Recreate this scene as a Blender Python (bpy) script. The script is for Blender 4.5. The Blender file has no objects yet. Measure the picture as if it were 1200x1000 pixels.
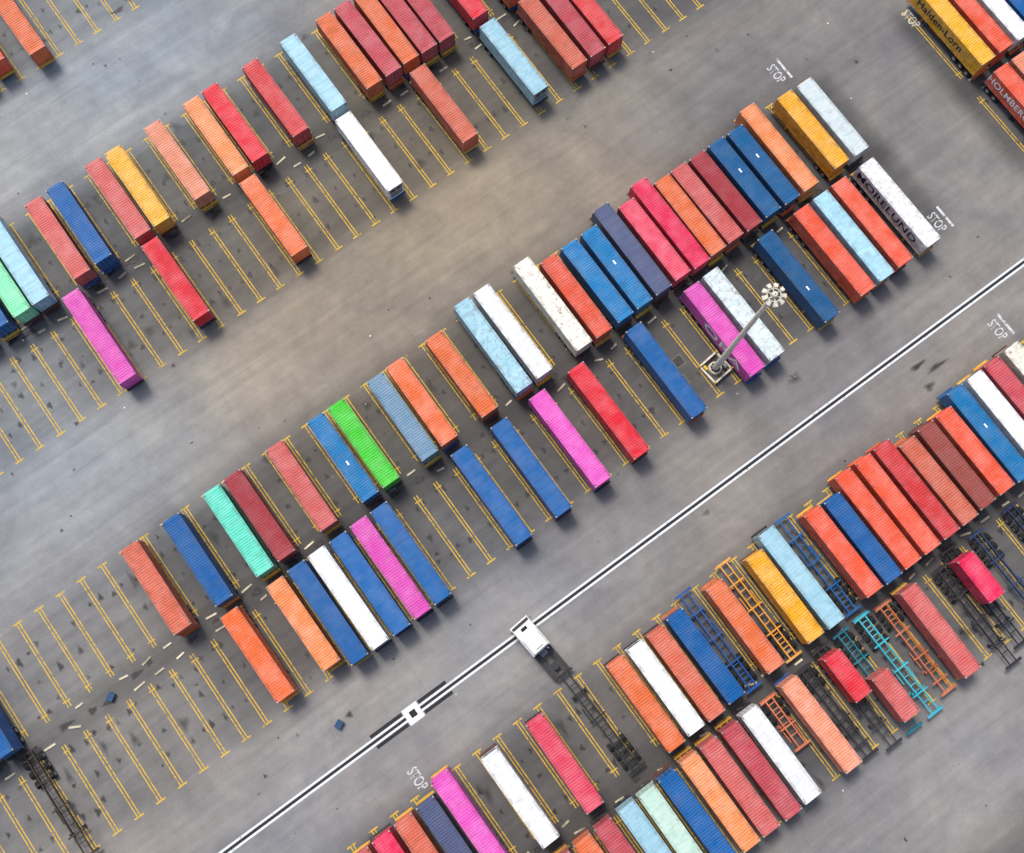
import bpy, math, random
from mathutils import Matrix, Vector
random.seed(7)
sc=bpy.context.scene
def lin(c):
    return tuple(((x/255)/12.92 if x/255<=0.04045 else ((x/255+0.055)/1.055)**2.4) for x in c)
# ------------------------------------------------------------ materials
def newmat(name):
    m=bpy.data.materials.new(name); m.use_nodes=True
    nt=m.node_tree; b=nt.nodes['Principled BSDF']; return m,nt,b
def N(nt,t,**k):
    n=nt.nodes.new(t)
    for a,v in k.items():
        if a.startswith('i_'):
            key=a[2:]; key=int(key) if key.isdigit() else key.replace('_',' ')
            n.inputs[key].default_value=v
        else: setattr(n,a,v)
    return n
def ramp(nt,src,p0,p1,c0=(0,0,0,1),c1=(1,1,1,1)):
    r=N(nt,'ShaderNodeValToRGB'); r.color_ramp.elements[0].position=p0; r.color_ramp.elements[1].position=p1
    r.color_ramp.elements[0].color=c0; r.color_ramp.elements[1].color=c1
    nt.links.new(src,r.inputs[0]); return r.outputs[0]
def mix(nt,fac,a,b,mode='MIX'):
    m=N(nt,'ShaderNodeMix',data_type='RGBA',blend_type=mode)
    for sock,v in ((m.inputs[0],fac),(m.inputs[6],a),(m.inputs[7],b)):
        if hasattr(v,'links'): nt.links.new(v,sock)
        elif isinstance(v,(int,float)): sock.default_value=v
        else: sock.default_value=(*v[:3],1)
    return m.outputs[2]
def math_(nt,op,a,b=None):
    m=N(nt,'ShaderNodeMath',operation=op)
    for i,v in enumerate((a,b)):
        if v is None: continue
        if hasattr(v,'links'): nt.links.new(v,m.inputs[i])
        else: m.inputs[i].default_value=v
    return m.outputs[0]

def paint_material(name):
    m,nt,b=newmat(name)
    oi=N(nt,'ShaderNodeObjectInfo'); tc=N(nt,'ShaderNodeTexCoord')
    add=N(nt,'ShaderNodeVectorMath',operation='ADD'); 
    mul=math_(nt,'MULTIPLY',oi.outputs['Random'],317.0)
    comb=N(nt,'ShaderNodeCombineXYZ'); 
    for i in range(3): nt.links.new(mul,comb.inputs[i])
    nt.links.new(tc.outputs['Object'],add.inputs[0]); nt.links.new(comb.outputs[0],add.inputs[1])
    P=add.outputs[0]
    def noise(scale,detail=4,vec=P,rough=.6):
        n=N(nt,'ShaderNodeTexNoise',i_Scale=scale,i_Detail=detail,i_Roughness=rough); nt.links.new(vec,n.inputs['Vector']); return n.outputs[0]
    fade=ramp(nt,noise(.45,2),.35,.7)
    col=oi.outputs['Color']
    hs=N(nt,'ShaderNodeHueSaturation',i_Saturation=.84,i_Value=1.14); nt.links.new(col,hs.inputs['Color'])
    c=mix(nt,math_(nt,'MULTIPLY',fade,.7),col,hs.outputs[0])
    mp=N(nt,'ShaderNodeMapping'); mp.inputs['Scale'].default_value=(.5,5,.5); nt.links.new(P,mp.inputs['Vector'])
    st=ramp(nt,noise(1.3,3,mp.outputs[0]),.3,.75,(.80,.80,.80,1),(1.1,1.1,1.1,1))
    c=mix(nt,.85,c,st,'MULTIPLY')
    # grime and wash marks
    g=ramp(nt,noise(1.3,5,rough=.7),.48,.74)
    gl=math_(nt,'MULTIPLY',g,math_(nt,'ADD',math_(nt,'MULTIPLY',oi.outputs['Alpha'],.5),.10))
    c=mix(nt,gl,c,lin((96,84,74)))
    # dirt gathered along the roof rims
    sx=N(nt,'ShaderNodeSeparateXYZ'); nt.links.new(tc.outputs['Object'],sx.inputs[0])
    rim=ramp(nt,math_(nt,'ABSOLUTE',sx.outputs[0]),.80,1.15)
    rimn=math_(nt,'MULTIPLY',rim,ramp(nt,noise(1.0,4),.38,.62))
    c=mix(nt,math_(nt,'MULTIPLY',rimn,.34),c,lin((74,64,58)))
    th=math_(nt,'SUBTRACT',.80,math_(nt,'MULTIPLY',oi.outputs['Alpha'],.24))
    nr=noise(2.1,7,rough=.74)
    big=ramp(nt,noise(.35,2),.35,.65,(0,0,0,1),(.09,.09,.09,1))
    r=math_(nt,'GREATER_THAN',math_(nt,'ADD',nr,math_(nt,'SUBTRACT',big,.045)),th)
    c=mix(nt,math_(nt,'MULTIPLY',r,.7),c,lin((138,88,58)))
    mp2=N(nt,'ShaderNodeMapping'); mp2.inputs['Scale'].default_value=(3,.6,1); mp2.inputs['Location'].default_value=(31,7,3); nt.links.new(P,mp2.inputs['Vector'])
    s=math_(nt,'GREATER_THAN',noise(2.6,6,mp2.outputs[0],.7),.715)
    c=mix(nt,math_(nt,'MULTIPLY',s,.5),c,lin((215,208,196)))
    nt.links.new(c,b.inputs['Base Color']); b.inputs['Roughness'].default_value=.5
    b.inputs['Specular IOR Level'].default_value=.22
    return m
M_paint=paint_material('container_paint')
def simple(name,c,rough=.7,var=.25,scale=3,metal=0):
    m,nt,b=newmat(name)
    tc=N(nt,'ShaderNodeTexCoord'); n=N(nt,'ShaderNodeTexNoise',i_Scale=scale,i_Detail=4); nt.links.new(tc.outputs['Object'],n.inputs['Vector'])
    l=lin(c); d=tuple(x*(1-var) for x in l); l=tuple(min(1,x*(1+var*.4)) for x in l)
    nt.links.new(ramp(nt,n.outputs[0],.35,.65,(*d,1),(*l,1)),b.inputs['Base Color'])
    b.inputs['Roughness'].default_value=rough; b.inputs['Metallic'].default_value=metal
    return m
M_cast=simple('casting_steel',(165,160,152),.6,.4)
M_dark=simple('dark_steel',(46,46,48),.6,.3)
M_tyre=simple('tyre_rubber',(32,32,33),.9,.3)
M_rim=simple('rim_steel',(150,150,150),.5)
M_glass=simple('cab_glass',(22,28,34),.12,.1)
M_white=simple('white_paint',(236,236,234),.5,.12)
M_conc=simple('pale_concrete',(222,216,198),.9,.25)
M_stop=simple('wheel_stop_concrete',(216,206,178),.9,.6,.35)
M_black=simple('drain_grating',(40,40,42),.8,.3)
M_lamp=simple('lamp_lens',(235,240,245),.2,.05)
M_red=simple('lamp_red',(170,25,20),.3,.1)
M_grey=simple('unit_grille',(120,124,128),.6,.3)
M_letdark=simple('lettering_dark',(16,26,66),.6,.1)
M_letwhite=simple('lettering_white',(240,240,240),.6,.08)
M_safety=simple('safety_yellow',(225,185,40),.6)

def worn(name,c,th,strength=.9):
    m,nt,b=newmat(name)
    tc=N(nt,'ShaderNodeTexCoord')
    n=N(nt,'ShaderNodeTexNoise',i_Scale=1.6,i_Detail=6,i_Roughness=.75); nt.links.new(tc.outputs['Object'],n.inputs['Vector'])
    f=ramp(nt,n.outputs[0],th-.07,th+.07)
    f=math_(nt,'MULTIPLY',f,strength)
    t=N(nt,'ShaderNodeBsdfTransparent'); ms=N(nt,'ShaderNodeMixShader')
    b.inputs['Base Color'].default_value=(*lin(c),1); b.inputs['Roughness'].default_value=.8
    nt.links.new(f,ms.inputs[0]); nt.links.new(t.outputs[0],ms.inputs[1]); nt.links.new(b.outputs[0],ms.inputs[2])
    nt.links.new(ms.outputs[0],nt.nodes['Material Output'].inputs[0]); return m
M_yel=worn('worn_yellow_paint',(226,184,56),.42,.9)
M_wline=worn('worn_white_paint',(226,230,232),.36,.95)
M_wtext=worn('worn_white_text',(225,228,230),.45,.85)

def stain_mat():
    m,nt,b=newmat('oil_stain')
    at=N(nt,'ShaderNodeAttribute',attribute_name='fall'); tc=N(nt,'ShaderNodeTexCoord')
    n=N(nt,'ShaderNodeTexNoise',i_Scale=1.1,i_Detail=5,i_Roughness=.7); nt.links.new(tc.outputs['Object'],n.inputs['Vector'])
    f=ramp(nt,math_(nt,'MULTIPLY',at.outputs['Fac'],math_(nt,'ADD',n.outputs[0],.35)),.12,.9)
    t=N(nt,'ShaderNodeBsdfTransparent'); ms=N(nt,'ShaderNodeMixShader')
    b.inputs['Base Color'].default_value=(*lin((52,50,49)),1); b.inputs['Roughness'].default_value=.6
    nt.links.new(f,ms.inputs[0]); nt.links.new(t.outputs[0],ms.inputs[1]); nt.links.new(b.outputs[0],ms.inputs[2])
    nt.links.new(ms.outputs[0],nt.nodes['Material Output'].inputs[0]); return m
M_stain=stain_mat()

def ground_mat():
    m,nt,b=newmat('asphalt')
    at=N(nt,'ShaderNodeAttribute',attribute_name='tone'); tc=N(nt,'ShaderNodeTexCoord'); O=tc.outputs['Object']
    def noise(scale,detail=5,rough=.6,sc3=None,loc=None,dist=0,rot=None):
        vec=O
        if sc3:
            mp=N(nt,'ShaderNodeMapping'); mp.inputs['Scale'].default_value=sc3; nt.links.new(vec,mp.inputs['Vector']); vec=mp.outputs[0]
            if loc: mp.inputs['Location'].default_value=loc
            if rot: mp.inputs['Rotation'].default_value=(0,0,rot)
        n=N(nt,'ShaderNodeTexNoise',i_Scale=scale,i_Detail=detail,i_Roughness=rough,i_Distortion=dist); nt.links.new(vec,n.inputs['Vector']); return n.outputs[0]
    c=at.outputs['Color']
    c=mix(nt,1,c,ramp(nt,noise(.045,4,.55,dist=.6),.3,.7,(.80,.83,.89,1),(1.18,1.14,1.07,1)),'MULTIPLY')
    c=mix(nt,1,c,ramp(nt,noise(.14,5,.6,sc3=(1,1,1),loc=(70,11,0),dist=.8),.32,.7,(.86,.86,.87,1),(1.12,1.12,1.10,1)),'MULTIPLY')
    c=mix(nt,1,c,ramp(nt,noise(.6,6,.7),.3,.72,(.89,.89,.90,1),(1.09,1.09,1.08,1)),'MULTIPLY')
    # tyre tracks running with the lanes, wandering
    c=mix(nt,.7,c,ramp(nt,noise(1,3,.55,sc3=(.03,.75,1),dist=.5),.38,.66,(.87,.87,.87,1),(1.07,1.07,1.07,1)),'MULTIPLY')
    c=mix(nt,.5,c,ramp(nt,noise(1,3,.5,sc3=(.05,.5,1),loc=(3,8,0),dist=1.2,rot=.7),.55,.7,(1,1,1,1),(.84,.84,.84,1)),'MULTIPLY')
    c=mix(nt,1,c,ramp(nt,noise(5,5,.8),.3,.72,(.88,.88,.88,1),(1.10,1.10,1.10,1)),'MULTIPLY')
    c=mix(nt,math_(nt,'MULTIPLY',ramp(nt,noise(.9,4,.6,sc3=(1,1,1),loc=(50,20,0)),.69,.76),.4),c,lin((70,68,66)))
    sx=N(nt,'ShaderNodeSeparateXYZ'); nt.links.new(O,sx.inputs[0])
    def joint(sock,per,w):
        f=math_(nt,'FRACT',math_(nt,'DIVIDE',math_(nt,'ADD',sock,5000.0),per)); return math_(nt,'LESS_THAN',f,w/per)
    j=math_(nt,'MAXIMUM',joint(sx.outputs[0],12.08,.09),joint(sx.outputs[1],7.5,.09))
    c=mix(nt,math_(nt,'MULTIPLY',j,math_(nt,'MULTIPLY',ramp(nt,noise(.2,3),.45,.65),.25)),c,lin((80,78,76)))
    nt.links.new(c,b.inputs['Base Color']); b.inputs['Roughness'].default_value=.85; b.inputs['Specular IOR Level'].default_value=.25
    return m

# ------------------------------------------------------------ mesh helper
class MB:
    def __init__(s): s.v=[];s.f=[];s.m=[]
    def quad(s,pts,mat=0):
        i=len(s.v); s.v+=pts; s.f.append(tuple(range(i,i+len(pts)))); s.m.append(mat)
    def box(s,x0,x1,y0,y1,z0,z1,mat=0):
        s.hexa([(x0,y0,z0),(x1,y0,z0),(x1,y1,z0),(x0,y1,z0),(x0,y0,z1),(x1,y0,z1),(x1,y1,z1),(x0,y1,z1)],mat)
    def hexa(s,p,mat=0):
        i=len(s.v); s.v+=p
        for f in ((3,2,1,0),(4,5,6,7),(0,1,5,4),(1,2,6,5),(2,3,7,6),(3,0,4,7)): s.f.append(tuple(i+k for k in f)); s.m.append(mat)
    def cyl(s,a,b,r0,r1=None,n=14,mat=0,caps=True):
        r1=r0 if r1 is None else r1
        a=Vector(a);b=Vector(b);d=(b-a).normalized(); u=d.orthogonal().normalized(); w=d.cross(u); i=len(s.v)
        for c,r in ((a,r0),(b,r1)):
            for k in range(n):
                t=2*math.pi*k/n; s.v.append(tuple(c+r*(math.cos(t)*u+math.sin(t)*w)))
        for k in range(n): s.f.append((i+k,i+(k+1)%n,i+n+(k+1)%n,i+n+k)); s.m.append(mat)
        if caps:
            s.f.append(tuple(i+k for k in reversed(range(n)))); s.m.append(mat)
            s.f.append(tuple(i+n+k for k in range(n))); s.m.append(mat)
    def strip(s,prof,ext,mat=0):
        i=len(s.v); n=len(prof); s.v+=prof+ext
        for k in range(n-1): s.f.append((i+k,i+k+1,i+n+k+1,i+n+k)); s.m.append(mat)
    def mesh(s,name,mats):
        me=bpy.data.meshes.new(name); me.from_pydata(s.v,[],s.f)
        for mt in mats: me.materials.append(mt)
        me.polygons.foreach_set('material_index',s.m); me.update(); return me
def obj(name,me,loc=(0,0,0),rz=0,parent=None,color=None):
    o=bpy.data.objects.new(name,me); sc.collection.objects.link(o); o.location=loc; o.rotation_euler=(0,0,rz)
    if parent: o.parent=parent
    if color: o.color=color
    return o

def trap(a,b,pitch,depth):
    n=max(1,round((b-a)/pitch)); p=(b-a)/n; pts=[]
    for k in range(n):
        y=a+k*p
        pts+=[(y,0),(y+p*.28,0),(y+p*.45,-depth),(y+p*.83,-depth)]
    pts.append((b,0)); return pts

def container_mesh(L,kind):
    # local: y along the length, door end at -y ; z 0..H
    W=2.44;H=2.8;h=L/2;w=W/2;B=MB()
    p=.15
    for sx in (-1,1):
        for sy in (-1,1):
            x0,x1=sorted((sx*w,sx*(w-p))); y0,y1=sorted((sy*h,sy*(h-p)))
            B.box(x0,x1,y0,y1,.12,H-.12,0)
            for z0,z1 in ((0,.12),(H-.12,H+.012)):
                xx0,xx1=sorted((sx*(w+.006),sx*(w-.17))); yy0,yy1=sorted((sy*(h+.006),sy*(h-.19)))
                B.box(xx0,xx1,yy0,yy1,z0,z1,1)
    for sx in (-1,1):
        x0,x1=sorted((sx*w,sx*(w-.09)))
        B.box(x0,x1,-h+.19,h-.19,H-.10,H-.005,0)
        B.box(x0,x1,-h+.19,h-.19,.02,.16,0)
    for sy in (-1,1):
        y0,y1=sorted((sy*h,sy*(h-.12)))
        B.box(-w+.17,w-.17,y0,y1,H-.12,H-.004,0); B.box(-w+.17,w-.17,y0,y1,.02,.16,0)
        y0,y1=sorted((sy*(h-.121),sy*(h-.42)))
        B.box(-w+.171,w-.171,y0,y1,H-.06,H-.012,0)
    if kind=='dry':
        pr=trap(-h+p,h-p,.28,.036)
        for sx in (-1,1):
            B.strip([(sx*(w-.008+d),y,.16) for y,d in pr],[(sx*(w-.008+d),y,H-.10) for y,d in pr],0)
        pr=trap(-h+.42,h-.42,.32,.045)
        B.strip([(-w+.09,y,H-.012+d) for y,d in pr],[(w-.09,y,H-.012+d) for y,d in pr],0)
    else:
        for sx in (-1,1):
            pr=trap(-h+p,h-p,.6,.008)
            B.strip([(sx*(w-.012+d),y,.16) for y,d in pr],[(sx*(w-.012+d),y,H-.10) for y,d in pr],0)
        B.quad([(-w+.09,-h+.42,H-.03),(w-.09,-h+.42,H-.03),(w-.09,h-.42,H-.03),(-w+.09,h-.42,H-.03)],0)
        n=round((L-.84)/1.22)
        for k in range(1,n):
            y=-h+.42+(L-.84)*k/n; B.box(-w+.09,w-.09,y-.035,y+.035,H-.029,H-.010,0)
    B.quad([(-w+.05,-h+.1,.1),(w-.05,-h+.1,.1),(w-.05,h-.1,.1),(-w+.05,h-.1,.1)],2)
    if kind=='reefer':
        B.box(-w+p,w-p,h-.10,h-.04,.16,H-.12,0)
        B.box(-w+.25,w-.25,h-.04,h-.01,1.5,H-.25,3); B.box(-w+.35,w-.35,h-.04,h-.005,.3,1.35,3)
        for cx in (-.45,.45): B.cyl((cx,h-.02,2.0),(cx,h+.012,2.0),.3,mat=2)
    else:
        pr=trap(-w+p,w-p,.28,.036)
        B.strip([(x,h-.02+d,.16) for x,d in pr],[(x,h-.02+d,H-.12) for x,d in pr],0)
    for sx in (-1,1):
        x0,x1=sorted((sx*.012,sx*(w-p)))
        B.box(x0,x1,-h+.03,-h+.08,.17,H-.13,0)
        for q in (.32,.82):
            B.cyl((sx*q,-h+.005,.14),(sx*q,-h+.005,H-.13),.02,n=6,mat=1)
            B.box(sx*q-.11,sx*q+.11,-h-.012,-h+.0,1.0,1.05,1)
        for z in (.4,1.1,1.8,2.4): B.box(*sorted((sx*(w-p-.1),sx*(w-p+.03))),-h+.0,-h+.028,z,z+.1,1)
    return B.mesh('container_%s_%d'%(kind,int(L*10)),[M_paint,M_cast,M_dark,M_grey])

LEN={20:6.06,40:12.19,45:13.72}
CM={(l,k):container_mesh(LEN[l],k) for l in LEN for k in ('dry','reefer','flat')}

def chassis_mesh(L,axles=2,n_cross=9):
    # rear (wheels) at -y, gooseneck at +y
    B=MB();h=L/2
    for sx in (-1,1):
        x0,x1=sorted((sx*.40,sx*.56))
        B.box(x0,x1,-h+.15,h-2.6,.80,.86); B.box(*sorted((sx*.46,sx*.50)),-h+.15,h-2.6,.86,1.08); B.box(x0,x1,-h+.15,h-2.6,1.08,1.15)
        B.box(x0,x1,h-2.6,h-.15,1.0,1.15)
        for y in (-h+.1,h-.32):
            B.box(*sorted((sx*1.0,sx*1.22)),y,y+.22,1.0,1.188)
    for y in (-h,h-.3): B.box(-1.2,1.2,y,y+.28,.92,1.16)
    for k in range(1,n_cross):
        y=-h+.4+(L-1.)*k/n_cross
        if k%3==0: B.box(-1.15,1.15,y-.09,y+.09,.98,1.145)
        else: B.box(-.46,.46,y-.05,y+.05,.92,1.07)
    for sx in (-1,1):
        x0,x1=sorted((sx*.78,sx*.92)); B.box(x0,x1,h-3.4,h-3.2,.25,.98); B.box(*sorted((sx*.68,sx*1.02)),h-3.48,h-3.12,.05,.25)
        B.box(x0,x1,.2,2.4,.55,.62)
    B.box(-.9,.9,h-3.35,h-3.25,.6,.7)
    B.box(-1.2,1.2,-h-.06,-h-.002,.55,.68); 
    for sx in (-1,1):
        B.box(*sorted((sx*.3,sx*.36)),-h-.001,-h+.1,.6,.95); B.box(*sorted((sx*.85,sx*1.15)),-h-.08,-h-.061,.57,.66,2)
    for a in range(axles):
        y=-h+1.3+a*1.32
        B.cyl((-1.1,y,.5),(1.1,y,.5),.07,n=8,mat=1)
        for sx in (-1,1):
            for q in (.72,1.0):
                B.cyl((sx*q,y,.5),(sx*(q+.24),y,.5),.5,n=18,mat=3)
            B.cyl((sx*1.241,y,.5),(sx*1.25,y,.5),.27,n=12,mat=4)
        B.box(-.5,.5,y-.45,y-.35,.55,.8)
    return B.mesh('chassis_%d'%int(L*10),[M_paint,M_dark,M_red,M_tyre,M_rim])
CH={20:chassis_mesh(7.0,2,5),40:chassis_mesh(12.8,2,10),45:chassis_mesh(14.3,3,11)}

PAL={
'orange':(226,112,62),'lorange':(242,144,86),'salmon':(232,146,112),'dorange':(206,102,76),'rorange':(230,90,60),'oranger':(236,108,54),
'dusk':(202,96,92),'duskd':(192,76,86),'dred':(158,48,58),'red':(220,32,52),'redd':(210,62,64),'crim':(230,26,84),'pinkr':(226,72,98),
'blue':(0,94,162),'blue2':(16,120,178),'blue3':(8,90,142),'navy':(78,88,122),'gblue':(116,150,176),'lblue':(158,204,220),
'white':(238,240,240),'lwhite':(212,226,228),'cream':(238,234,216),'yellow':(246,172,30),'mag':(222,82,182),'turq':(98,224,196),'mint':(136,236,180),
'lmint':(196,226,210),'green':(64,196,48),'brown':(152,72,64)}
CHC=[(215,170,40),(215,170,40),(205,150,50),(60,60,62),(40,44,50),(20,80,140),(200,100,40),(95,60,50)]
def place(sub,s,colname,size=40,rust=None):
    inner={'Z':-111.0,'A':-67.4,'B':-66.15,'C':-22.6,'D':-21.1,'E':22.55,'F':24.35}[sub]
    up=sub in 'ACE'
    L=LEN[size]; t=inner-L/2 if up else inner+L/2
    t+=random.uniform(-.12,.08)*(1 if up else -1); s+=random.uniform(-.05,.05)
    yaw=math.radians(random.uniform(-.5,.5))
    base=0 if up else math.pi
    c=PAL[colname]; j=random.uniform(.9,1.08)
    col=tuple(min(.86,x*j) for x in lin(c))
    kind='dry'
    if colname in('white','lwhite','lblue','cream','lmint') : kind='reefer'
    elif size==45: kind='flat' if colname in('blue','navy') else 'dry'
    if rust is None:
        rust=random.uniform(.1,.55)
        if colname=='cream': rust=.8
        elif (sub,round(s)) in (('C',20),('D',49),('D',74)): rust=.8
        elif colname in('blue','mag','green','red','white'): rust*=.6
    co=obj('shipping_container',CM[(size,kind)],(s,-t,1.2),base+yaw,color=(*col,rust))
    obj('container_chassis',CH[size],(s,-t+random.uniform(-.12,.12),-.001),base+yaw,color=(*lin(random.choice(CHC)),.6))
    return co
def chassis(s,t0,t1,c,up,size=45,rust=.4):
    obj('container_chassis',CH[size],(s,-(t0+t1)/2,0),(0 if up else math.pi)+math.radians(random.uniform(-.8,.8)),color=(*lin(c),rust))

ROWS={
'Z':[(-4.9,'orange',45),(-10.1,'rorange',40),(-13.2,'blue',40)],
'A':[(-31.4,'dusk',40),(-28.3,'blue',40),(-25.1,'mint',40),(-22.3,'lblue',45),(-16.4,'dusk',40),(-13.1,'blue',40),(-7.3,'dusk',40),(-4.4,'yellow',40),(1.7,'salmon',40),(7.6,'lorange',40),(10.6,'red',40),(16.8,'redd',40),(22.9,'lblue',40),(28.5,'orange',40),(31.5,'duskd',40),(34.5,'orange',40),(37.4,'duskd',40),(40.2,'duskd',40),(45.7,'red',40),(51.6,'orange',40),(57.5,'blue',40)],
'B':[(-19,'mag',45),(-7.2,'red',40),(7.6,'orange',40),(22.5,'white',40),(34.4,'dorange',40),(45.8,'lblue',40),(52.2,'dorange',40),(55.3,'duskd',40),(58.3,'redd',40)],
'C':[(-57.3,'orange',40),(-54.3,'blue',40),(-29.9,'dorange',40),(-24.1,'blue',40),(-18.2,'turq',40),(-15.1,'dred',40),(-8.9,'dusk',40),(-2.9,'blue2',40),(.2,'green',40),(6,'gblue',40),(9,'oranger',40),(15,'orange',40),(20.4,'lblue',45),(23.5,'white',45),(29.7,'cream',45),(32.8,'rorange',40),(36.1,'blue2',40),(39.3,'blue2',40),(42.3,'navy',45),(45.4,'pinkr',40),(48.4,'crim',45),(51.2,'orange',40),(54,'dusk',40),(57,'dred',40),(60.1,'blue3',40),(63.3,'blue3',40),(66.4,'lorange',45),(71.7,'yellow',40),(74.9,'lwhite',40),(97,'yellow',45),(100.2,'rorange',40),(103.3,'white',40),(106.3,'blue',40)],
'D':[(-24.4,'oranger',40),(-18,'lorange',40),(-14.9,'blue',45),(-11.9,'white',45),(-8.9,'blue',45),(-5.8,'mag',45),(-2.8,'blue',45),(9.2,'blue',45),(15.2,'blue',45),(21.2,'mag',45),(27.2,'red',45),(36.1,'blue',45),(45.4,'mag',45),(48.6,'lwhite',45),(57.4,'blue3',45),(63.4,'rorange',45),(66.6,'lblue',45),(69.7,'rorange',45),(74.4,'white',45),(97.6,'rorange',40),(100.7,'salmon',40),(106.8,'dusk',40)],
'E':[(-30.2,'blue',40),(-27.2,'dusk',40),(-24.2,'crim',40),(-21.1,'dorange',40),(-17.9,'navy',40),(-14.9,'mag',45),(-8.7,'white',40),(-2.3,'pinkr',40),(9.5,'orange',40),(12.5,'white',40),(15.5,'dorange',40),(18.6,'blue',40),(24.6,'orange',40),(30.7,'yellow',40),(33.7,'lblue',45),(39.8,'rorange',40),(42.8,'blue',40),(45.8,'rorange',45),(48.9,'rorange',45),(51.9,'redd',45),(54.9,'dorange',40),(57.9,'brown',40),(61,'rorange',40),(64,'blue2',45),(67.1,'white',45),(70.1,'duskd',45),(73.4,'cream',45),(76.4,'blue',40)],
'F':[(-11.8,'blue',40),(-8.8,'dusk',40),(-5.7,'orange',40),(-2.8,'duskd',40),(.6,'lblue',40),(3.5,'lmint',40),(6.6,'blue',40),(9.8,'lorange',40),(12.7,'dusk',40),(15.8,'duskd',40),(18.8,'white',40),(24.8,'salmon',40),(43.3,'dusk',40)]}
PL={}
for sub,l in ROWS.items():
    for s,c,sz in l: PL[(sub,s)]=place(sub,s,c,sz)
def short(s,tc,c,cc):
    col=tuple(min(.85,x) for x in lin(PAL[c]))
    obj('shipping_container',CM[(20,'dry')],(s,-tc,1.2),math.pi,color=(*col,.35))
    chassis(s,24.5,38.0,cc,False,45)
short(30.9,28.1,'red',(60,60,62)); short(34.1,33.2,'dusk',(20,120,140)); short(51.4,28.6,'crim',(40,44,50))
chassis(21.4,9.0,23.2,(20,84,156),True); chassis(27.6,9.0,23.2,(226,156,40),True); chassis(37.0,9.0,23.2,(20,96,160),True)
chassis(22.0,25.0,32.0,(212,116,74),False,20); chassis(27.8,24.8,37.6,(52,52,55),False,40)
chassis(37.4,24.5,38.0,(40,180,200),False); chassis(40.4,24.6,37.4,(198,108,66),False,40)
chassis(49.0,25.5,39.5,(50,50,56),False,45)
chassis(55.6,24.8,38.8,(44,66,100),False); chassis(61.2,24.8,38.8,(35,50,80),False)
chassis(-53.2,-21.6,-7.8,(60,50,44),False)

# ------------------------------------------------------------ lettering on container sides
def side_text(co,body,size,ypos,zpos,mat,xs=1.0):
    c=bpy.data.curves.new('lettering','FONT'); c.body=body; c.size=size; c.align_x='CENTER'; c.align_y='CENTER'; c.extrude=.004; c.space_character=1.05; c.offset=.02
    c.materials.append(mat)
    o=bpy.data.objects.new('lettering',c); sc.collection.objects.link(o); o.parent=co
    R=Matrix(((0,0,-1),(-1,0,0),(0,1,0))).to_4x4()
    rz=round(co.rotation_euler[2]/math.pi)*math.pi
    o.matrix_local=Matrix.Rotation(-rz,4,'Z')@Matrix.Translation(Vector((-1.235,ypos,zpos)))@R@Matrix.Diagonal((xs,1,1,1))
    return o
side_text(PL[('C',97)],'Halden-Lorn',1.7,1.2,1.5,M_letdark)
side_text(PL[('D',97.6)],'HOLMBERG SØR',1.5,.4,1.5,M_letwhite)
side_text(PL[('D',74.4)],'MORELUND',1.9,.6,1.5,M_letdark,1.1)
side_text(PL[('D',45.4)],'ORA',2.5,-1.6,1.45,M_letwhite,1.4)
def mark(co,x,y,sx,sy,mat=M_letwhite):
    B=MB(); B.box(-sx/2,sx/2,-sy/2,sy/2,0,.004); obj('marking',B.mesh('marking',[mat]),(x,y,2.812),0,co)
for key,y in ((('C',60.1),1.0),(('C',63.3),1.4),(('C',-2.9),-1),(('C',39.3),.6),(('E',64),1.),(('D',57.4),2)):
    mark(PL[key],.1,y,.22,.6)

# ------------------------------------------------------------ ground sheet with tone
def axis(lo,hi,step,far):
    a=[];x=lo
    while x<=hi+1e-6: a.append(x); x+=step
    d=step; l=lo;h=hi; L=[];Hh=[]
    while d<far: 
        d*=1.8; l-=d; h+=d; L.append(l); Hh.append(h)
    return L[::-1]+a+Hh
xs=axis(-90,140,1.25,1500); ys=axis(-90,140,1.25,1500)
blobs=[(-8,-95,20,(1.25,1.40,1.52)),(-38,-56,14,(1.24,1.36,1.46)),(-24,-46,12,(1.14,1.20,1.25)),(20,-51,15,(1.22,1.12,.93)),(42,-47,15,(1.15,1.06,.92)),(-4,-48,12,(1.14,1.06,.94)),  # asphalt weathering, with the pale bluish haze painted into the ground colour
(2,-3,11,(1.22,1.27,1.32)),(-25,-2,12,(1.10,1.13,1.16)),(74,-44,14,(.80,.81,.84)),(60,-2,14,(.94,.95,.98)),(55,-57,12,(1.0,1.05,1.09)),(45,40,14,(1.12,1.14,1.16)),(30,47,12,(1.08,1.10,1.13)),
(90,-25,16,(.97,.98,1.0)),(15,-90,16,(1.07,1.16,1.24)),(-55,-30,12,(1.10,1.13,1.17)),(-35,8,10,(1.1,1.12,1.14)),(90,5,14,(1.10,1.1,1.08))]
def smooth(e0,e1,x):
    t=max(0,min(1,(x-e0)/(e1-e0))); return t*t*(3-2*t)
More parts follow.
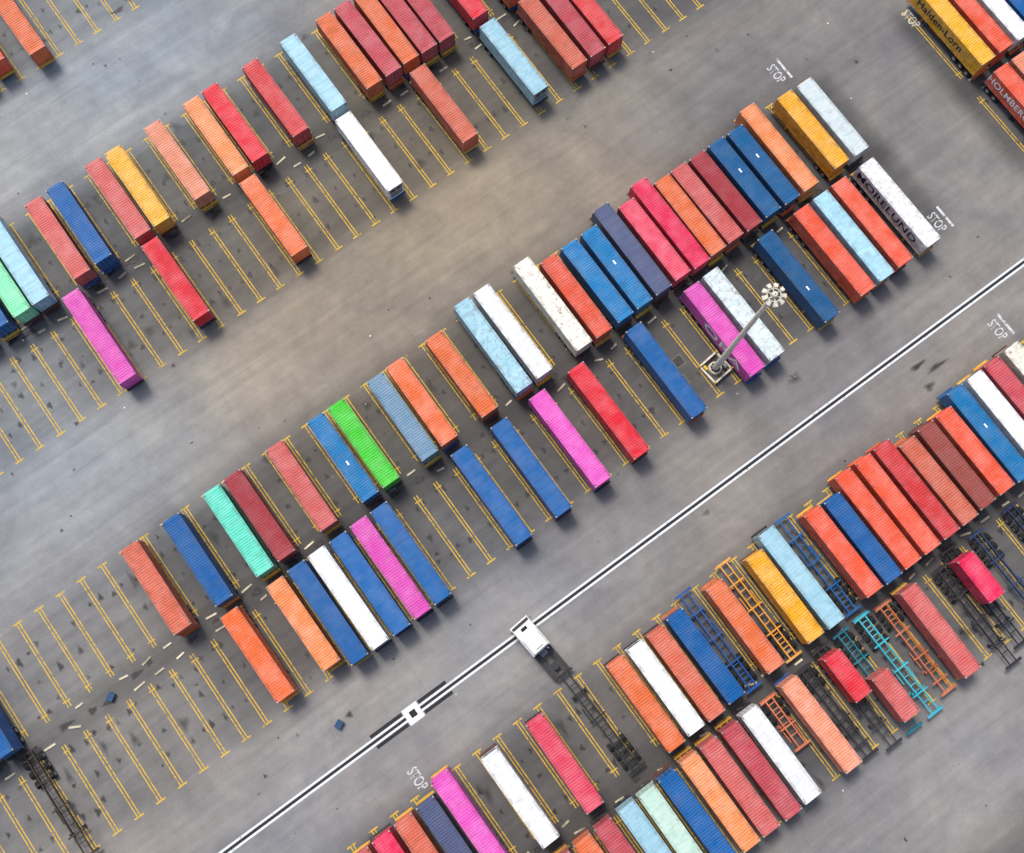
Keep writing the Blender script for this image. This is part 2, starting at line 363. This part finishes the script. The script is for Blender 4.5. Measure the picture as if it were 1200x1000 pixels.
def tone(s,t):
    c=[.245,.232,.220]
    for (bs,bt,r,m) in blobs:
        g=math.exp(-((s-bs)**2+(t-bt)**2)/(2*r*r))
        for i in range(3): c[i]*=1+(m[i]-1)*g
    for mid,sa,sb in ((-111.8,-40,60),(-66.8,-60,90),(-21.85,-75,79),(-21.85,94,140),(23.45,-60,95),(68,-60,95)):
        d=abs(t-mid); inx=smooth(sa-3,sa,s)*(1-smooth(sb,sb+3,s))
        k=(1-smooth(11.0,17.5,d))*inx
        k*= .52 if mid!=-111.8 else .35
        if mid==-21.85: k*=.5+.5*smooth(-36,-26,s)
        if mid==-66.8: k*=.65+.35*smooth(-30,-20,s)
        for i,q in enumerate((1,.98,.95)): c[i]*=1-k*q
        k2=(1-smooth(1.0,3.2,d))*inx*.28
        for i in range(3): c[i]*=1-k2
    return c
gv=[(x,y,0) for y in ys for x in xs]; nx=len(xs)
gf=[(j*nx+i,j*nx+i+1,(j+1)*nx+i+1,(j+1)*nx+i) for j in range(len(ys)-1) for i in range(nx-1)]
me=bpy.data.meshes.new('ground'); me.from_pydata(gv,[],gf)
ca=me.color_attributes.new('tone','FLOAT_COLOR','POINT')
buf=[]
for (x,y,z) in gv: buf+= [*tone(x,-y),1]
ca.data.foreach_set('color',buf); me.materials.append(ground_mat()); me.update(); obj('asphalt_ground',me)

# ------------------------------------------------------------ painted markings
Y=MB()
def rect(B,s0,s1,t0,t1,z,mat=0):
    B.quad([(s0,-t1,z),(s1,-t1,z),(s1,-t0,z),(s0,-t0,z)],mat)
def slotlines(off,sa,sb,t0,t1,outer):
    k0=math.ceil((sa-off)/3.02); s=off+k0*3.02
    while s<sb:
        for d in (-.19,.19): rect(Y,s+d-.065,s+d+.065,t0+.1,t1-.1,.008)
        rect(Y,s-.65,s+.65,outer-.09,outer+.09,.004)
        im=t1-.9 if outer==t0 else t0+.9
        rect(Y,s-.5,s+.5,im-.07,im+.07,.012)
        s+=3.02
for off,sa,sb,mid in ((0.1+1.51+1.5,-42,88,-66.8),(.1+1.51,-64,78,-21.85),(.1+1.51,95,128,-21.85),(.45+1.51,-45,86,23.45),(3.1,-35,50,-111.8)):
    slotlines(off,sa,sb,mid-13.9,mid-1.6,mid-13.9); slotlines(off,sa,sb,mid+1.6,mid+13.9,mid+13.9)
obj('yellow_bay_lines',Y.mesh('yellow_bay_lines',[M_yel]))
Wm=MB()
tc=1.4
rect(Wm,-160,200,tc-.46,tc-.19,.004); rect(Wm,-160,200,tc+.19,tc+.46,.004)
obj('white_lane_line',Wm.mesh('white_lane_line',[M_wline]))
Dm=MB(); rect(Dm,-160,200,tc-.17,tc+.17,.006); 
for a,b in ((-19.5,-14.9),(-12.5,-8.4)): rect(Dm,a,b,tc+.5,tc+.95,.006); rect(Dm,a,b,tc-.95,tc-.5,.006)
obj('drain_channel',Dm.mesh('drain_channel',[M_black]))
B=MB()
cx,cy=-13.7,-tc
for (x0,x1,y0,y1) in ((-1.05,1.05,.42,1.05),(-1.05,1.05,-1.05,-.42),(-1.05,-.42,-.42,.42),(.42,1.05,-.42,.42)): B.box(cx+x0,cx+x1,cy+y0,cy+y1,.0,.03,0)
B.box(cx-.419,cx+.419,cy-.419,cy+.419,.0,.012,1)
for k in range(5): B.box(cx-.4,cx+.4,cy-.36+k*.16,cy-.30+k*.16,.012,.026,1)
obj('drain_pit',B.mesh('drain_pit',[M_white,M_black]))
# service covers near the mast
B=MB(); B.box(-.75,.75,-.75,.75,0,.02,0); B.box(-.6,.6,-.6,.6,.02,.026,1)
me=B.mesh('manhole_cover',[simple('cover_frame',(120,112,100),.8),simple('cover_plate',(62,60,58),.7)])
for s,t in ((39.2,-14.6),(38.0,-12.2)): obj('manhole_cover',me,(s,-t,0))
def ground_text(body,s,t,size,sx=1,rz=-math.pi/2):
    c=bpy.data.curves.new('stop_marking','FONT'); c.body=body; c.size=size; c.align_x='CENTER'; c.align_y='CENTER'; c.offset=.02; c.materials.append(M_wtext)
    o=bpy.data.objects.new('stop_marking',c); sc.collection.objects.link(o); o.location=(s,-t,.012); o.rotation_euler=(0,0,rz); o.scale=(sx,1,1); return o
Bb=MB()
for s,t in ((76,6.4),(75.2,-38.9),(95.6,-34.5),(79.2,-9.6),(-17.3,7.9)):
    ground_text('STOP',s-.4,t,1.9,.62)
    if s>0: rect(Bb,s+.9,s+1.25,t-1.7,t+1.7,.010)
obj('stop_line',Bb.mesh('stop_line',[M_wtext]))
# ------------------------------------------------------------ wheel stops
def wheelstop_row(off,sa,sb,mid):
    B=MB(); k=math.ceil((sa-off)/3.02); s=off+k*3.02
    while s<sb:
        for q in (-1,1):
            if random.random()<.66:
                y=-(mid+q*.9+random.uniform(-.3,.3)); x=s+q*.4+random.uniform(-.4,.4); l=random.uniform(.5,.85); a=random.gauss(0,.16)
                ca,sa_=math.cos(a),math.sin(a)
                def R(px,py,pz): return (x+px*ca-py*sa_,y+px*sa_+py*ca,pz)
                B.hexa([R(-l,-.15,0),R(l,-.15,0),R(l,.15,0),R(-l,.15,0),R(-l+.05,-.11,.14),R(l-.05,-.11,.14),R(l-.05,.11,.14),R(-l+.05,.11,.14)])
        s+=3.02
    obj('wheel_stops',B.mesh('wheel_stops',[M_stop]))
for a in ((1.6,-42,88,-66.8),(.1,-64,78,-21.85),(.1,95,128,-21.85),(.45,-45,86,23.45),(1.6,-35,50,-111.8)): wheelstop_row(*a)
# ------------------------------------------------------------ oil stains / landing-leg pads
sv=[];sf=[];sa_=[]
def stain(s,t,rx,ry,al):
    i=len(sv); n=12; z=.014+ (len(sf)//n)*.000004
    sv.append((s,-t,z)); sa_.append(al)
    ph=random.random()*6
    for k in range(n):
        a=2*math.pi*k/n; r=1+.25*math.sin(3*a+ph)+.12*random.uniform(-1,1)
        sv.append((s+rx*r*math.cos(a),-t+ry*r*math.sin(a),z)); sa_.append(0)
    for k in range(n): sf.append((i,i+1+k,i+1+(k+1)%n))
for off,sa,sb,mid in ((1.6,-42,70,-66.8),(.1,-64,78,-21.85),(.1,95,112,-21.85),(.45,-40,60,23.45),(1.6,-25,30,-111.8)):
    k=math.ceil((sa-off)/3.02); s=off+k*3.02
    while s<sb:
        for q in (-1,1):
            for (dt,x) in ((10.2,-.85),(10.2,.85),(3.0,-.9),(3.0,.9),(6.8,0)):
                if random.random()<.7: stain(s+x+random.uniform(-.15,.15),mid+q*(dt+random.uniform(-.5,.5)),random.uniform(.25,.5),random.uniform(.3,.8),random.uniform(.5,1.3))
            if random.random()<.35: stain(s+random.uniform(-1,1),mid+q*random.uniform(4,14),random.uniform(.5,1.4),random.uniform(.8,2.2),.6)
        if random.random()<.7: stain(s+random.uniform(-1,1),mid+random.uniform(-.6,.6),random.uniform(.5,1.5),random.uniform(.3,.8),1.2)
        s+=3.02
for s,t,rx,ry,a in ((64,4,1.6,.5,1.2),(66,5.5,2.2,.5,1),(63.5,7,1.2,.8,.8),(7,-99,1.3,.5,1.3),(9,-100,.6,1.2,1.1),(50,-4,1.6,1.1,.6),(-20,-3,.6,.6,1),(30,3,1,.5,.6)): stain(s,t,rx,ry,a)
for _ in range(120):
    stain(random.uniform(-60,110),random.uniform(-105,55),random.uniform(.12,.5),random.uniform(.12,.6),random.uniform(.5,1.2))
me=bpy.data.meshes.new('oil_stains'); me.from_pydata(sv,[],sf); fa=me.attributes.new('fall','FLOAT','POINT'); fa.data.foreach_set('value',sa_); me.materials.append(M_stain); obj('oil_stains',me)
B=MB()
for _ in range(130):
    s=random.uniform(-60,110); t=random.uniform(-105,55); r=random.uniform(.04,.13); a=random.random()*3
    ca,sn=math.cos(a),math.sin(a); w=r*random.uniform(.4,1)
    B.hexa([(s+px*ca-py*sn,-t+px*sn+py*ca,pz) for pz in (0,.05) for px,py in ((-r,-w),(r,-w),(r,w),(-r,w))],random.choice((0,1,1)))
obj('litter',B.mesh('litter',[M_white,M_dark]))

# ------------------------------------------------------------ floodlight mast
B=MB(); H=30.4
B.cyl((0,0,.6),(0,0,H),.42,.22,20,0,True)
B.cyl((0,0,0),(0,0,.6),.9,.8,20,1)
B.cyl((0,0,.6),(0,0,.75),.6,.6,16,2)
for k in range(8):
    a=math.pi/4*k; B.box(.62*math.cos(a)-.05,.62*math.cos(a)+.05,.62*math.sin(a)-.05,.62*math.sin(a)+.05,.6,.85,2)
B.cyl((0,0,H-.2),(0,0,H+.4),.36,.28,16,0); B.cyl((0,0,H+.4),(0,0,H+.7),.08,.02,8,0)
n=24;R1=.72
for k in range(n):
    a=2*math.pi*k/n;b=2*math.pi*(k+1)/n
    B.cyl((R1*math.cos(a),R1*math.sin(a),H),(R1*math.cos(b),R1*math.sin(b),H),.06,n=8,mat=0,caps=False)
for k in range(6):
    a=math.pi/3*k; B.cyl((.2*math.cos(a),.2*math.sin(a),H),(R1*math.cos(a),R1*math.sin(a),H),.05,n=6,mat=0)
for k in range(9):
    a=2*math.pi*k/9; c_,s_=math.cos(a),math.sin(a)
    def Q(r,w,z): return (r*c_-w*s_,r*s_+w*c_,z)
    B.hexa([Q(.76,-.17,H-.28),Q(1.2,-.25,H-.40),Q(1.2,.25,H-.40),Q(.76,.17,H-.28),Q(.80,-.16,H+.16),Q(1.27,-.24,H+.02),Q(1.27,.24,H+.02),Q(.80,.16,H+.16)],0)
    B.hexa([Q(.82,-.14,H-.33),Q(1.16,-.2,H-.43),Q(1.16,.2,H-.43),Q(.82,.14,H-.33),Q(.79,-.14,H-.295),Q(1.18,-.2,H-.402),Q(1.18,.2,H-.402),Q(.79,.14,H-.295)],3)
obj('floodlight_mast',B.mesh('floodlight_mast',[M_conc,M_conc,M_dark,M_lamp]),(42.4,11.1,0))
B=MB()
for q in (-1,1):
    B.box(-1.6,1.6,q*1.45-.12,q*1.45+.12,0,.75,0); B.box(q*1.45-.12,q*1.45+.12,-1.3,1.3,0,.75,0)
for x in (-1.45,1.45):
    for y in (-1.45,1.45): B.cyl((x,y,.75),(x,y,1.15),.12,n=10,mat=1)
B.box(.75,1.25,-.9,-.4,0,1.3,2); B.box(-1.25,-.9,.5,1.1,0,1.0,1)
obj('mast_barrier',B.mesh('mast_barrier',[M_conc,M_safety,M_grey]),(42.4,11.1,0),.1)

# ------------------------------------------------------------ tractor unit
def tractor(s,t,rz):
    e=bpy.data.objects.new('truck',None); sc.collection.objects.link(e); e.location=(s,-t,0); e.rotation_euler=(0,0,rz)
    # local +y is forward
    B=MB(); w=1.35; bk=-.75
    B.box(-w,w,bk,3.45,.75,1.75,0)
    B.hexa([(-w,bk,1.75),(w,bk,1.75),(w,3.45,1.75),(-w,3.45,1.75),(-w+.08,bk+.05,3.1),(w-.08,bk+.05,3.1),(w-.08,3.05,3.1),(-w+.08,3.05,3.1)],0)
    B.hexa([(-w+.16,bk+.15,3.1),(w-.16,bk+.15,3.1),(w-.16,2.1,3.1),(-w+.16,2.1,3.1),(-w+.3,bk+.2,3.65),(w-.3,bk+.2,3.65),(w-.35,1.3,3.6),(-w+.35,1.3,3.6)],0)
    B.box(-w-.02,w+.02,3.45,3.65,.45,1.1,0)
    me=B.mesh('cab',[M_white]); c=obj('cab',me,parent=e); bv=c.modifiers.new('b','BEVEL'); bv.width=.07; bv.segments=2
    B=MB()
    B.quad([(-w+.12,3.462,1.8),(w-.12,3.462,1.8),(w-.20,3.11,3.0),(-w+.20,3.11,3.0)])
    for sx in (-1,1):
        B.quad([(sx*(w+.006),1.9,1.82),(sx*(w+.006),3.2,1.82),(sx*(w-.05),2.9,2.8),(sx*(w-.05),1.9,2.8)])
    B.box(-.4,.4,2.4,2.8,3.101,3.13)
    B.box(-.5,.5,bk+.5,bk+.56,3.661,3.70)
    B.box(-.8,.8,3.452,3.47,1.15,1.6)
    obj('windows',B.mesh('windows',[M_glass]),parent=e)
    B=MB()
    for sx in (-1,1):
        B.box(*sorted((sx*.36,sx*.46)),-4.6,3.2,.62,.88,0)
        B.box(*sorted((sx*.6,sx*1.2)),-1.9,-.8,.45,1.0,0)
        B.box(*sorted((sx*1.38,sx*1.62)),3.1,3.2,1.9,2.6,0)
        B.box(*sorted((sx*.62,sx*1.24)),-4.5,-2.0,1.06,1.09,0)
        yy=2.3
        B.cyl((sx*.9,yy,.52),(sx*1.3,yy,.52),.52,n=20,mat=1); B.cyl((sx*1.351,yy,.52),(sx*1.365,yy,.52),.28,n=12,mat=2)
        for yy in (-2.6,-3.9):
            for q in (.64,.93): B.cyl((sx*q,yy,.52),(sx*(q+.26),yy,.52),.52,n=20,mat=1)
            B.cyl((sx*1.195,yy,.52),(sx*1.21,yy,.52),.28,n=12,mat=2)
    for yy in (-4.5,-3.3,-1.5): B.box(-.36,.36,yy,yy+.1,.66,.84,0)
    B.cyl((0,-3.2,.95),(0,-3.2,1.08),.5,n=20,mat=0)
    B.cyl((.75,bk-.2,1.0),(.75,bk-.2,3.2),.09,n=10,mat=2); B.box(-.45,.45,-1.5,-.8,.88,1.1,3)
    B.box(-1.1,-.8,3.651,3.67,.7,.9,3); B.box(.8,1.1,3.651,3.67,.7,.9,3)
    obj('frame_and_wheels',B.mesh('frame_and_wheels',[M_dark,M_tyre,M_rim,M_grey]),parent=e)
tractor(3.2,3.7,math.radians(5))
obj('container_chassis',CH[45],(4.05,-15.3,0),math.radians(2.0),color=(*lin((40,42,46)),.2))
B=MB(); B.box(-.45,.45,-.35,.35,.0,.55,0); B.box(-.5,.5,-.4,.4,.55,.62,0); B.box(-.1,.1,-.42,-.351,.25,.4,1)
me=B.mesh('equipment_box',[simple('box_blue',(24,70,110),.6),M_dark])
for s,t in ((-42,-21.6),(-21.6,-2.8)): obj('equipment_box',me,(s,-t,0),random.random())

# ------------------------------------------------------------ light
phi=.6248; a=.1936; b=-.0127; f=1252.53; Hc=133.6375
Rz=Matrix.Rotation(-phi,3,'Z')
w=bpy.data.worlds.new('World'); sc.world=w; w.use_nodes=True; nt=w.node_tree
sky=nt.nodes.new('ShaderNodeTexSky'); sky.sky_type='NISHITA'; sky.sun_disc=False
az_img=math.radians(125)
d=Rz@Vector((math.cos(az_img),math.sin(az_img),0)); el=math.radians(60)
sun_dir=Vector((d.x*math.cos(el),d.y*math.cos(el),math.sin(el)))
sky.sun_elevation=el; sky.sun_rotation=math.atan2(sun_dir.x,sun_dir.y)
sky.air_density=1; sky.dust_density=4; sky.ozone_density=1
nt.links.new(sky.outputs[0],nt.nodes['Background'].inputs[0]); nt.nodes['Background'].inputs[1].default_value=.15
L=bpy.data.lights.new('sun','SUN'); L.energy=2.2; L.angle=math.radians(16); L.color=(1,.97,.92)
lo=bpy.data.objects.new('sun',L); sc.collection.objects.link(lo); lo.rotation_euler=sun_dir.to_track_quat('Z','Y').to_euler(); lo.location=(0,0,200)
# ------------------------------------------------------------ camera
cd=bpy.data.cameras.new('camera'); cam=bpy.data.objects.new('camera',cd); sc.collection.objects.link(cam)
cd.sensor_width=36; cd.lens=f/1200*36; cd.clip_end=6000; cd.clip_start=1
Rm=Rz@Matrix.Rotation(a,3,'X')@Matrix.Rotation(b,3,'Y')
cam.matrix_world=Matrix.Translation((0,0,Hc))@Rm.to_4x4()
sc.camera=cam
sc.view_settings.view_transform='Standard'; sc.view_settings.look='None'; sc.view_settings.exposure=0
